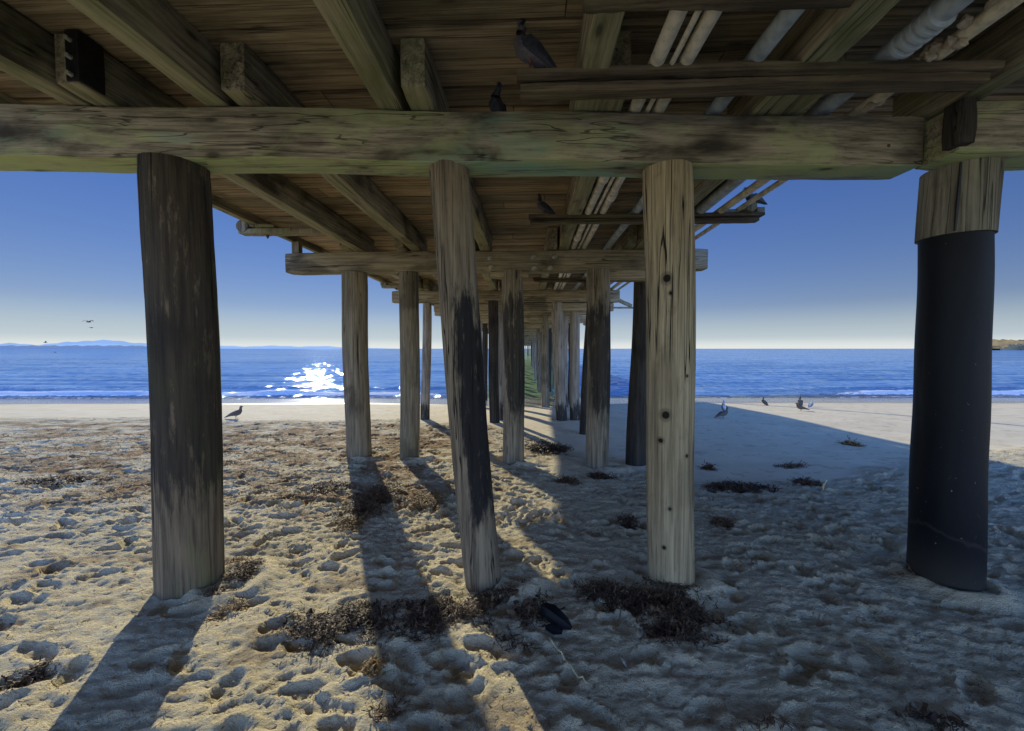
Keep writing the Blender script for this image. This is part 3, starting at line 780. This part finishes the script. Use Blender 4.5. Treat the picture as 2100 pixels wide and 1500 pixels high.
# lamp post up on the deck (out of view above; its long shadow crosses the beach)
lp = empty('lamp_post', (2.2, 31, 3.67), 'tall thin lamp post standing on the pier deck', 'lamp post')
m2 = MB(); m2.loft([(2.2, 31, 3.67), (2.2, 31, 8), (2.2, 31, 13.5)], [.11, .09, .06], 12); m2.build('post', M['galv'], lp, (2.2, 31, 3.67))
m2 = MB(); m2.loft([(2.2, 31, 13.4), (1.6, 31, 13.6), (1.0, 31, 13.55)], [.04, .04, .09], 8); m2.build('lamp_head', M['galv'], lp, (2.2, 31, 13.4))

# ------------------------------------------------------------------ birds
def bird(name, loc, heading, sc, label, cat, mats, upright=.0, group=None, near=True, alert=False):
    body_m, wing_m, head_m = mats
    root = empty(name, loc, label, cat, group)
    c, s_ = math.cos(heading), math.sin(heading)
    def T(p):
        x, y, z = [q * sc for q in p]
        return Vector((loc[0] + x * c - y * s_, loc[1] + x * s_ + y * c, loc[2] + z))
    ca, sa = math.cos(upright), math.sin(upright)
    def B(x, y, z):   # body leans back about the hips
        dx, dz = x, z - .10
        return (dx * ca - dz * sa, y, .10 + dx * sa + dz * ca)
    sg = 14 if near else 9
    upv = T((0, 0, 1)) - T((0, 0, 0))
    mb = MB(); pts = [B(*p) for p in ((-.20, 0, .055), (-.15, 0, .067), (-.10, 0, .083), (-.05, 0, .098), (0, 0, .105), (.045, 0, .115), (.08, 0, .14), (.092, 0, .17), (.098, 0, .195), (.108, 0, .213), (.128, 0, .214), (.138, 0, .212))]
    rad = [(.020, .004), (.024, .008), (.034, .022), (.048, .042), (.056, .053), (.052, .053), (.036, .038), (.025, .026), (.021, .022), (.023, .024), (.015, .017), (.006, .008)]
    mb.loft([T(p) for p in pts], [(a * sc, b * sc) for a, b in rad], sg, upv=(.01, .01, 1))
    mb.build('body', body_m, root, T((0, 0, .1)))
    mb = MB(); mb.loft([T(B(.125, 0, .213)), T(B(.145, 0, .210)), T(B(.165, 0, .203))], [.008 * sc, .006 * sc, .001 * sc], 8); mb.build('beak', M['beak'], root, T(B(.14, 0, .21)))
    for sd in (1, -1):
        mb = MB(); w_ = [B(.055, .046 * sd, .125), B(.02, .056 * sd, .122), B(-.04, .052 * sd, .108), B(-.11, .032 * sd, .090), B(-.18, .012 * sd, .068), B(-.225, .004 * sd, .055)]
        mb.loft([T(p) for p in w_], [(.004 * sc, .014 * sc), (.007 * sc, .034 * sc), (.009 * sc, .036 * sc), (.010 * sc, .024 * sc), (.008 * sc, .011 * sc), (.002 * sc, .003 * sc)], 8)
        mb.build('wing', wing_m, root, T(B(0, .05 * sd, .12)))
        mb = MB(); hx = B(.0, .022 * sd, .075)
        mb.loft([T((hx[0], .022 * sd, hx[2])), T((-.008, .024 * sd, .035)), T((.0, .024 * sd, .004))], [.007 * sc, .004 * sc, .004 * sc], 6)
        for a in (-.5, 0, .5): mb.loft([T((.0, .024 * sd, .004)), T((.028 * math.cos(a), .024 * sd + .028 * math.sin(a), .002))], [.003 * sc, .0015 * sc], 5)
        mb.build('leg', M['legs'], root, T((0, .024 * sd, .04)))
        if near:
            mb = MB(); e = B(.118, .0195 * sd, .218); mb.loft([T((e[0], e[1] - .002 * sd, e[2])), T((e[0], e[1] + .003 * sd, e[2]))], [.0045 * sc, .002 * sc], 8); mb.build('eye', M['rust'], root, T(e))
    return root
pig = (M['pig_breast'], M['pig_dark'], M['pig_dark'])
p = at_y(1030, 404, 2.42); bird('pigeon', (p.x + .03, 2.42, 3.256), math.pi - .12, 1.12, 'dark pigeon standing upright on the cross plank left end, nearest one', 'pigeon', pig, .5, 'pigeons roosting under the deck')
p = at_y(1001, 440, 2.92); bird('pigeon', (p.x, 2.86, 3.225), math.pi / 2 + .9, .92, 'hunched blue-grey pigeon sitting on the near cap beam', 'pigeon', (M['pig_dark'], M['pig_dark'], 0), .95, 'pigeons roosting under the deck')
p = at_y(1054, 548, 4.95); bird('pigeon', (p.x - .04, 4.95, 3.25), math.pi - .1, 1.0, 'small dark pigeon on the second plank, seen between cap and far deck', 'pigeon', pig, .45, 'pigeons roosting under the deck', False)
p = at_y(1262, 548, 4.97); bird('pigeon', (2.66, 4.97, 3.33), math.pi + .3, .95, 'dark pigeon on the plank tip against the blue sky', 'pigeon', (M['pig_dark'], M['pig_dark'], 0), .0, 'pigeons roosting under the deck', False)
bird('pigeon', (2.95, 3.0, 3.235), math.pi, .9, 'shadowed pigeon tucked above the sleeved pile', 'pigeon', (M['pig_breast'], M['pig_dark'], 0), .6, 'pigeons roosting under the deck', False)
G = M['gull_white'], M['gull_grey'], 0; Bn = M['gull_brown'], M['gull_brown'], 0
def gull_px(px, py, hd, sc, label, mats, up=.15):
    p = ground_at(px, py); p.z = gz(p.x, p.y)
    bird('seagull', p, hd, sc, label, 'seagull', mats, up, 'seagulls standing on the beach', False)
gull_px(722, 767, .2, 1.45, 'brownish gull standing alone on the smooth sand beside the thick dark pile', Bn)
gull_px(1243, 760, 1.7, 1.4, 'white-breasted gull in the pier shadow', G, .7)
gull_px(1242, 767, .15, 1.3, 'dark gull in the pier shadow just in front of the white one', Bn)
gull_px(1286, 753, 2.2, 1.25, 'small brown gull farthest up the sunlit wet sand, leftmost of the sunlit group', Bn, .6)
gull_px(1324, 753, 1.4, 1.45, 'tall upright brown gull in the middle of the sunlit group', Bn, .9)
gull_px(1325, 759, 2.9, 1.2, 'brown gull crouched below the upright gull', Bn, .05)
gull_px(1336, 755, .5, 1.1, 'pale gull standing rightmost of the sunlit group', G, .4)
def flyer(px, py, dist, span, hd, label, dih=.25):
    d = ray(px, py); p = CAM + d * (dist / d.y)
    root = empty('flying_gull', p, label, 'seagull', 'gulls flying over the sea')
    rot = Matrix.Rotation(hd, 3, 'Z')
    T = lambda q: p + rot @ (Vector(q) * span)
    mb = MB(); mb.loft([T((-.2, 0, 0)), T((-.1, 0, .0)), T((.02, 0, .005)), T((.13, 0, .01)), T((.2, 0, .01))], [(.03 * span, .006 * span), .03 * span, .05 * span, .03 * span, .006 * span], 8); mb.build('body', M['gull_brown'], root, p)
    for s in (1, -1):
        mb = MB(); mb.loft([T((.02, 0, .02)), T((.05, .2 * s, .02 + dih * .2)), T((0, .38 * s, .02 + dih * .2)), T((-.08, .52 * s, .0))], [(.07 * span, .01 * span), (.06 * span, .008 * span), (.04 * span, .006 * span), (.004 * span, .003 * span)], 8, upv=(0, 0, 1)); mb.build('wing', M['gull_brown'], root, p)
flyer(564, 664, 34, 1.15, 1.5, 'larger gull with wings spread, upper of the two flying together', .5)
flyer(567, 670, 38, .8, .8, 'smaller gull flying just beneath the larger one', -.3)
flyer(518, 686, 60, 1.2, .9, 'distant gull crossing in front of the far spit', .8)
flyer(528, 696.5, 60, .8, .3, 'distant gull skimming the water below the spit', .4)

# ------------------------------------------------------------------ seaweed
def strands(c, rx, ry, n, h, mb, L=(.02, .075), wd=(.0015, .0035), ang=0):
    for _ in range(n):
        while True:
            u, v = random.gauss(0, .5), random.gauss(0, .5)
            if u * u + v * v < 1.4: break
        nz_ = float(fbm(np.array((c[0] + u * rx) * 7.0), np.array((c[1] + v * ry) * 9.0), 3))
        if nz_ < random.gauss(-.02, .05): continue
        x = c[0] + rx * (u * math.cos(ang)) - ry * v * math.sin(ang); y = c[1] + rx * u * math.sin(ang) + ry * v * math.cos(ang)
        q = max(0, 1 - (u * u + v * v))
        z = gz(x, y) + random.uniform(-.005, h * q)
        a = random.uniform(0, 6.28); l = random.uniform(*L); el = random.gauss(0, .3)
        w_ = random.uniform(*wd) * (3.0 if random.random() < .06 else 1); p_ = Vector((x, y, z)); V = []; sgm = 4; curl = random.uniform(-2.2, 2.2)
        for i in range(sgm + 1):
            d = Vector((math.cos(a) * math.cos(el), math.sin(a) * math.cos(el), math.sin(el)))
            sd = Vector((-math.sin(a), math.cos(a), random.uniform(-.6, .6))) * w_ * (1 - .5 * abs(i / sgm - .5))
            V += [tuple(p_ - sd), tuple(p_ + sd)]
            p_ = p_ + d * (l / sgm); a += curl / 2 + random.uniform(-.4, .4); el += random.uniform(-.5, .35)
            gzz = gz(p_.x, p_.y)
            if p_.z < gzz: p_.z = gzz + random.uniform(.001, .006); el = abs(el) * .5
        mb.add(V, [(2 * i, 2 * i + 1, 2 * i + 3, 2 * i + 2) for i in range(sgm)])
def clump(px, py, wpx, hpx, mat, label, dens=1.0, h=.05, ang=0):
    c = ground_at(px, py); d = (c - CAM).dot(FW)
    rx = wpx / 2 / F * d
    ry = abs((ground_at(px, py - hpx / 2) - ground_at(px, py + hpx / 2)).y) / 2
    n = int(max(260, min(9000, rx * ry * 26000 * dens)) * (1 if c.y < 4 else .8))
    far = max(1, c.y / 3.2)
    mb = MB(); strands(c, rx, ry, int(1.6 * n / far), h, mb, L=(.02 * far, .07 * far), wd=(.0015 * far, .0035 * far), ang=ang)
    if mat == 'kelp_dark':   # ragged solid core lumps
        for _ in range(int(n / 60)):
            a = random.uniform(0, 6.28); r_ = random.random() ** .7 * .75
            x = c.x + rx * r_ * math.cos(a); y = c.y + ry * r_ * math.sin(a); z = gz(x, y); s = random.uniform(.012, .035)
            q = Vector((x, y, z)); e = Vector((random.uniform(-1, 1), random.uniform(-1, 1), .2)).normalized() * s
            mb.loft([q - e * 1.4, q - e * .5, q + e * .5, q + e * 1.4], [s * .2, s * .6, s * .6, s * .2], 6, rough=.3)
    o = mb.build('seaweed_clump', M[mat], None, (c.x, c.y, c.z), smooth=False)
    tag(o, label, 'seaweed', 'clumps of washed-up seaweed')
K = [
 (830, 990, 120, 52, 'kelp_dark', 'wide dark brown seaweed heap in sun, left of the long shadows', 1.2, .06),
 (925, 975, 70, 50, 'kelp_dark', 'dark seaweed heap lying across the shadow of the second row pile', 1.2, .06),
 (975, 968, 60, 30, 'kelp_brown', 'reddish seaweed pile against the foot of the leaning patched pile', 1.2, .07),
 (1022, 972, 70, 60, 'kelp_dark', 'black seaweed on the shadow side of the leaning patched pile', 1, .04),
 (1185, 972, 100, 62, 'kelp_dark', 'black seaweed heap spread around the pale tan pile foot', 1.4, .06),
 (1125, 955, 90, 34, 'kelp_dark', 'thin dark weed drift trailing left from the pale tan pile', .9, .03),
 (722, 940, 26, 42, 'kelp_brown', 'reddish-brown weed tuft beside the thick dark pile foot', 1.4, .06),
 (712, 975, 30, 26, 'kelp_gold', 'golden weed tuft in front of the thick dark pile', 1.2, .04),
 (720, 922, 24, 10, 'kelp_gold', 'orange weed wisp behind the thick dark pile foot', 1.2, .03),
 (866, 858, 50, 40, 'kelp_brown', 'brown weed mass on the first shadow stripe, beneath the second row', 1.3, .09),
 (846, 882, 40, 16, 'kelp_gold', 'golden weed strip just left of the shadow stripe', 1.2, .05),
 (921, 858, 44, 18, 'kelp_gold', 'golden weed ridge between the two shadow stripes', 1.3, .07),
 (818, 843, 46, 12, 'kelp_brown', 'brown weed strip on the sunlit sand up from the heap', 1.2, .05),
 (880, 1076, 36, 26, 'kelp_brown', 'sparse weed tuft low in the sunlit foreground', .5, .03),
 (872, 1036, 22, 16, 'kelp_gold', 'small golden weed wisp in the sunlit foreground', .6, .03),
 (1256, 842, 70, 9, 'kelp_dark', 'long dark weed line at the edge of the smooth shaded sand', 1.6, .06),
 (1240, 881, 18, 12, 'kelp_brown', 'small reddish weed ball right of the pale tan pile', 2, .05),
 (1141, 879, 20, 12, 'kelp_dark', 'small dark weed ball left of the pale tan pile', 2, .05),
 (1228, 821, 12, 4, 'kelp_brown', 'tiny weed knot on the smooth shaded sand', 2, .07),
 (1380, 795, 10, 4, 'kelp_gold', 'little golden weed knot near the shadow edge', 2, .07),
 (1320, 818, 36, 4, 'kelp_brown', 'thin weed line running out over the shaded sand', 1, .04),
 (1430, 932, 36, 14, 'kelp_brown', 'rusty weed against the black sleeved pile foot', 1.4, .05),
 (1330, 836, 24, 7, 'kelp_brown', 'dark weed tangle midway to the black sleeved pile', 1.2, .05),
 (1055, 800, 44, 12, 'kelp_dark', 'dark weed drift beneath the pier between second row piles', 1.2, .05),
 (1108, 830, 30, 6, 'kelp_dark', 'dark weed ring at the foot of the grey-brown pile', 1.6, .05),
 (1075, 835, 24, 8, 'kelp_brown', 'weed scrap on the shade line beneath the pier', 1.4, .04),
 (1305, 1106, 120, 24, 'kelp_brown', 'flat weed scraps at the bottom edge in shade', .35, .015),
 (1465, 1095, 60, 30, 'kelp_dark', 'dark weed streak in the shaded corner foreground', .4, .02),
 (495, 1045, 36, 30, 'kelp_dark', 'dark weed scrap at the sunlit left edge', .5, .03),
 (540, 835, 90, 8, 'kelp_dark', 'dark elongated weed strip on the sunlit left sand', 1.0, .03),
]
for a in K: clump(*a)
# loose litter that nobody could count
def litter(name, n, fn, mat, size, label, cat):
    mb = MB()
    for _ in range(n):
        px, py = fn(); c = ground_at(px, py)
        if abs(c.y) > 12: continue
        z = gz(c.x, c.y); s = random.uniform(*size) * (.35 + .22 * c.y); a = random.uniform(0, 6.28); b = a + random.uniform(.4, 1.2)
        u = Vector((math.cos(a), math.sin(a), random.uniform(-.2, .5))) * s; v = Vector((math.cos(b), math.sin(b), random.uniform(-.2, .5))) * s * .3
        p_ = Vector((c.x, c.y, z + .004 + s * .2))
        mb.add([tuple(p_ - u), tuple(p_ - v), tuple(p_ + u), tuple(p_ + v)], [(0, 1, 2, 3)])
    o = mb.build(name, M[mat], None, (0, 0, 0), False); tag(o, label, cat, kind='stuff'); return o
def lf():
    r = random.random()
    if r < .62: return random.uniform(440, 800), 783 + 75 * random.random() ** 1.1
    if r < .85: return random.gauss(860, 60), random.gauss(850, 28)
    return random.uniform(450, 1050), random.uniform(800, 1110)
litter('seaweed_litter', 15000, lf, 'kelp_gold', (.007, .02), 'scattered brown scraps of dry seaweed over the sunlit sand', 'seaweed')
litter('seaweed_litter', 3500, lambda: (random.uniform(1000, 1590), 835 + 285 * random.random() ** 1.5), 'kelp_brown', (.005, .012), 'scattered dark scraps of seaweed over the shaded sand', 'seaweed')
litter('shell_litter', 260, lambda: (random.gauss(1185, 55), random.gauss(985, 24)), 'shell', (.003, .007), 'scattered tiny white shell bits around the pale pile foot', 'shells')
litter('shell_litter', 200, lambda: (random.uniform(1240, 1580), random.uniform(900, 1110)), 'shell', (.003, .006), 'sprinkled white shell bits over the shaded sand', 'shells')

# crumpled black object, sun streak built as a thin pale stick, feather
c = ground_at(1064, 990); z = gz(c.x, c.y)
mb = MB(); base = Vector((c.x, c.y, z))
pts = [base + Vector(q) for q in ((-.085, .05, .03), (-.065, .045, .075), (-.03, .015, .07), (.01, -.01, .055), (.05, -.03, .04), (.085, -.045, .02))]
mb.loft(pts, [.012, (.032, .034), (.045, .042), (.038, .036), (.034, .028), .008], 10, power=3, rough=.16)
mb.loft([base + Vector((-.06, -.02, .0)), base + Vector((-.02, -.05, .02)), base + Vector((.03, -.06, .01))], [.015, .03, .012], 8, rough=.2)
tag(mb.build('plastic_bag', M['bag'], None, base), 'crumpled black plastic scrap on the shaded sand between the two first-row piles', 'bag')
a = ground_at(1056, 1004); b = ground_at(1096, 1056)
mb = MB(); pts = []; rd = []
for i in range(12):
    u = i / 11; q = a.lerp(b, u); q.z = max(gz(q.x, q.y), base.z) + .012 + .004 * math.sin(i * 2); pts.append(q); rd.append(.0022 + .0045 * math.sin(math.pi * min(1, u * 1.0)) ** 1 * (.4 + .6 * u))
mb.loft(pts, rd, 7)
tag(mb.build('sun_streak_stick', M['stick'], None, a), 'thin pale stick added in place of a sun streak, lying diagonally below the black scrap', 'sun streak')
c = ground_at(1135, 1027); c.z = gz(c.x, c.y) + .012
mb = MB(); mb.loft([c + Vector((-.006, .03, 0)), c + Vector((0, .01, .005)), c + Vector((.006, -.02, .004)), c + Vector((.012, -.04, 0))], [(.001, .001), (.007, .002), (.006, .002), (.001, .001)], 6)
tag(mb.build('feather', M['feather'], None, c), 'small white feather on the shaded sand', 'feather')
c = ground_at(1351, 846); c.z = gz(c.x, c.y) + .02
mb = MB(); mb.loft([c + Vector((-.03, .0, 0)), c + Vector((-.01, .02, .06)), c + Vector((.03, .02, .13))], [.008, .012, .006], 6)
tag(mb.build('driftwood_stick', M['stick'], None, c), 'pale little stick standing in the weed right of the pale pile', 'stick')

# ------------------------------------------------------------------ light, sky, camera
SKY_G, SKY_S, SKY_H, SKY_T = .54, 1.8, .517, (1.0, 1.06, 1.50)
AZ = math.radians(26.8)          # sun bearing left of +Y
EL = math.radians(20.3)
sun_dir = Vector((-math.sin(AZ) * math.cos(EL), math.cos(AZ) * math.cos(EL), math.sin(EL)))
sd = bpy.data.lights.new('sun', 'SUN'); sd.energy = 5.0; sd.angle = math.radians(.55); sd.color = (1, .94, .74)
so = bpy.data.objects.new('sun', sd); link(so); so.rotation_euler = sun_dir.to_track_quat('Z', 'Y').to_euler(); so.location = (0, 0, 20)
wd = bpy.data.worlds.new('World'); S.world = wd; wd.use_nodes = True
nt = wd.node_tree; nt.nodes.clear()
sky = nt.nodes.new('ShaderNodeTexSky'); sky.sky_type = 'NISHITA'; sky.sun_disc = False
sky.sun_elevation = EL; sky.sun_rotation = -AZ
sky.air_density = 1.0; sky.dust_density = .0; sky.ozone_density = 2
bg = nt.nodes.new('ShaderNodeBackground'); ow = nt.nodes.new('ShaderNodeOutputWorld')
# compressed like the photograph's own tone curve, same for every ray
gm = nt.nodes.new('ShaderNodeGamma'); gm.inputs[1].default_value = SKY_G
hs = nt.nodes.new('ShaderNodeHueSaturation'); hs.inputs['Saturation'].default_value = SKY_S; hs.inputs['Hue'].default_value = SKY_H
mx = nt.nodes.new('ShaderNodeMix'); mx.data_type = 'RGBA'; mx.blend_type = 'MULTIPLY'; mx.inputs[0].default_value = 1; mx.inputs[7].default_value = (*SKY_T, 1)
tcz = nt.nodes.new('ShaderNodeTexCoord'); sz_ = nt.nodes.new('ShaderNodeSeparateXYZ'); nt.links.new(tcz.outputs['Generated'], sz_.inputs[0])
mz = nt.nodes.new('ShaderNodeMapRange'); mz.interpolation_type = 'SMOOTHSTEP'; nt.links.new(sz_.outputs[2], mz.inputs[0])
for i_, v_ in enumerate((.0, .10, .75, 0)): mz.inputs[i_ + 1].default_value = v_
mh = nt.nodes.new('ShaderNodeMix'); mh.data_type = 'RGBA'; mh.inputs[7].default_value = (4.9, 5.8, 6.5, 1)
nt.links.new(mz.outputs[0], mh.inputs[0])
nt.links.new(sky.outputs[0], gm.inputs[0]); nt.links.new(gm.outputs[0], hs.inputs['Color']); nt.links.new(hs.outputs[0], mx.inputs[6])
# sky behind the camera brightened, added fill for the shaded front faces
tcw = nt.nodes.new('ShaderNodeTexCoord'); sxw = nt.nodes.new('ShaderNodeSeparateXYZ'); nt.links.new(tcw.outputs['Generated'], sxw.inputs[0])
mr = nt.nodes.new('ShaderNodeMapRange'); mr.interpolation_type = 'SMOOTHSTEP'; nt.links.new(sxw.outputs[1], mr.inputs[0])
for i_, v_ in enumerate((.05, -.75, 0, 1)): mr.inputs[i_ + 1].default_value = v_
m2w = nt.nodes.new('ShaderNodeMix'); m2w.data_type = 'RGBA'; nt.links.new(mr.outputs[0], m2w.inputs[0]); nt.links.new(mx.outputs[2], mh.inputs[6]); 
mz2 = nt.nodes.new('ShaderNodeMapRange'); mz2.interpolation_type = 'SMOOTHSTEP'; nt.links.new(sz_.outputs[2], mz2.inputs[0])
for i_, v_ in enumerate((.0, .028, .75, 0)): mz2.inputs[i_ + 1].default_value = v_
mh2 = nt.nodes.new('ShaderNodeMix'); mh2.data_type = 'RGBA'; mh2.inputs[7].default_value = (7.2, 7.3, 6.9, 1)   # thin bright sea haze
nt.links.new(mz2.outputs[0], mh2.inputs[0]); nt.links.new(mh.outputs[2], mh2.inputs[6]); nt.links.new(mh2.outputs[2], m2w.inputs[6])
m3w = nt.nodes.new('ShaderNodeMix'); m3w.data_type = 'RGBA'; m3w.blend_type = 'MULTIPLY'; m3w.inputs[0].default_value = 1; nt.links.new(mx.outputs[2], m3w.inputs[6]); m3w.inputs[7].default_value = (7.2, 6.8, 6.3, 1)
nt.links.new(m3w.outputs[2], m2w.inputs[7])
nt.links.new(m2w.outputs[2], bg.inputs[0]); nt.links.new(bg.outputs[0], ow.inputs[0]); bg.inputs[1].default_value = .12
cd = bpy.data.cameras.new('camera'); co = bpy.data.objects.new('camera', cd); link(co)
cd.sensor_width = 36; cd.lens = 36 * F / 1094; cd.clip_end = 90000; cd.clip_start = .05
rot = Matrix((RT, UP, -FW)).transposed(); co.matrix_world = Matrix.Translation(CAM) @ rot.to_4x4()
S.camera = co
S.view_settings.view_transform = 'Standard'; S.view_settings.look = 'None'; S.view_settings.exposure = 0
S.cycles.use_denoising = True
S.cycles.denoising_prefilter = 'NONE'
S.cycles.sample_clamp_indirect = 4
S.cycles.max_bounces = 8; S.cycles.diffuse_bounces = 5
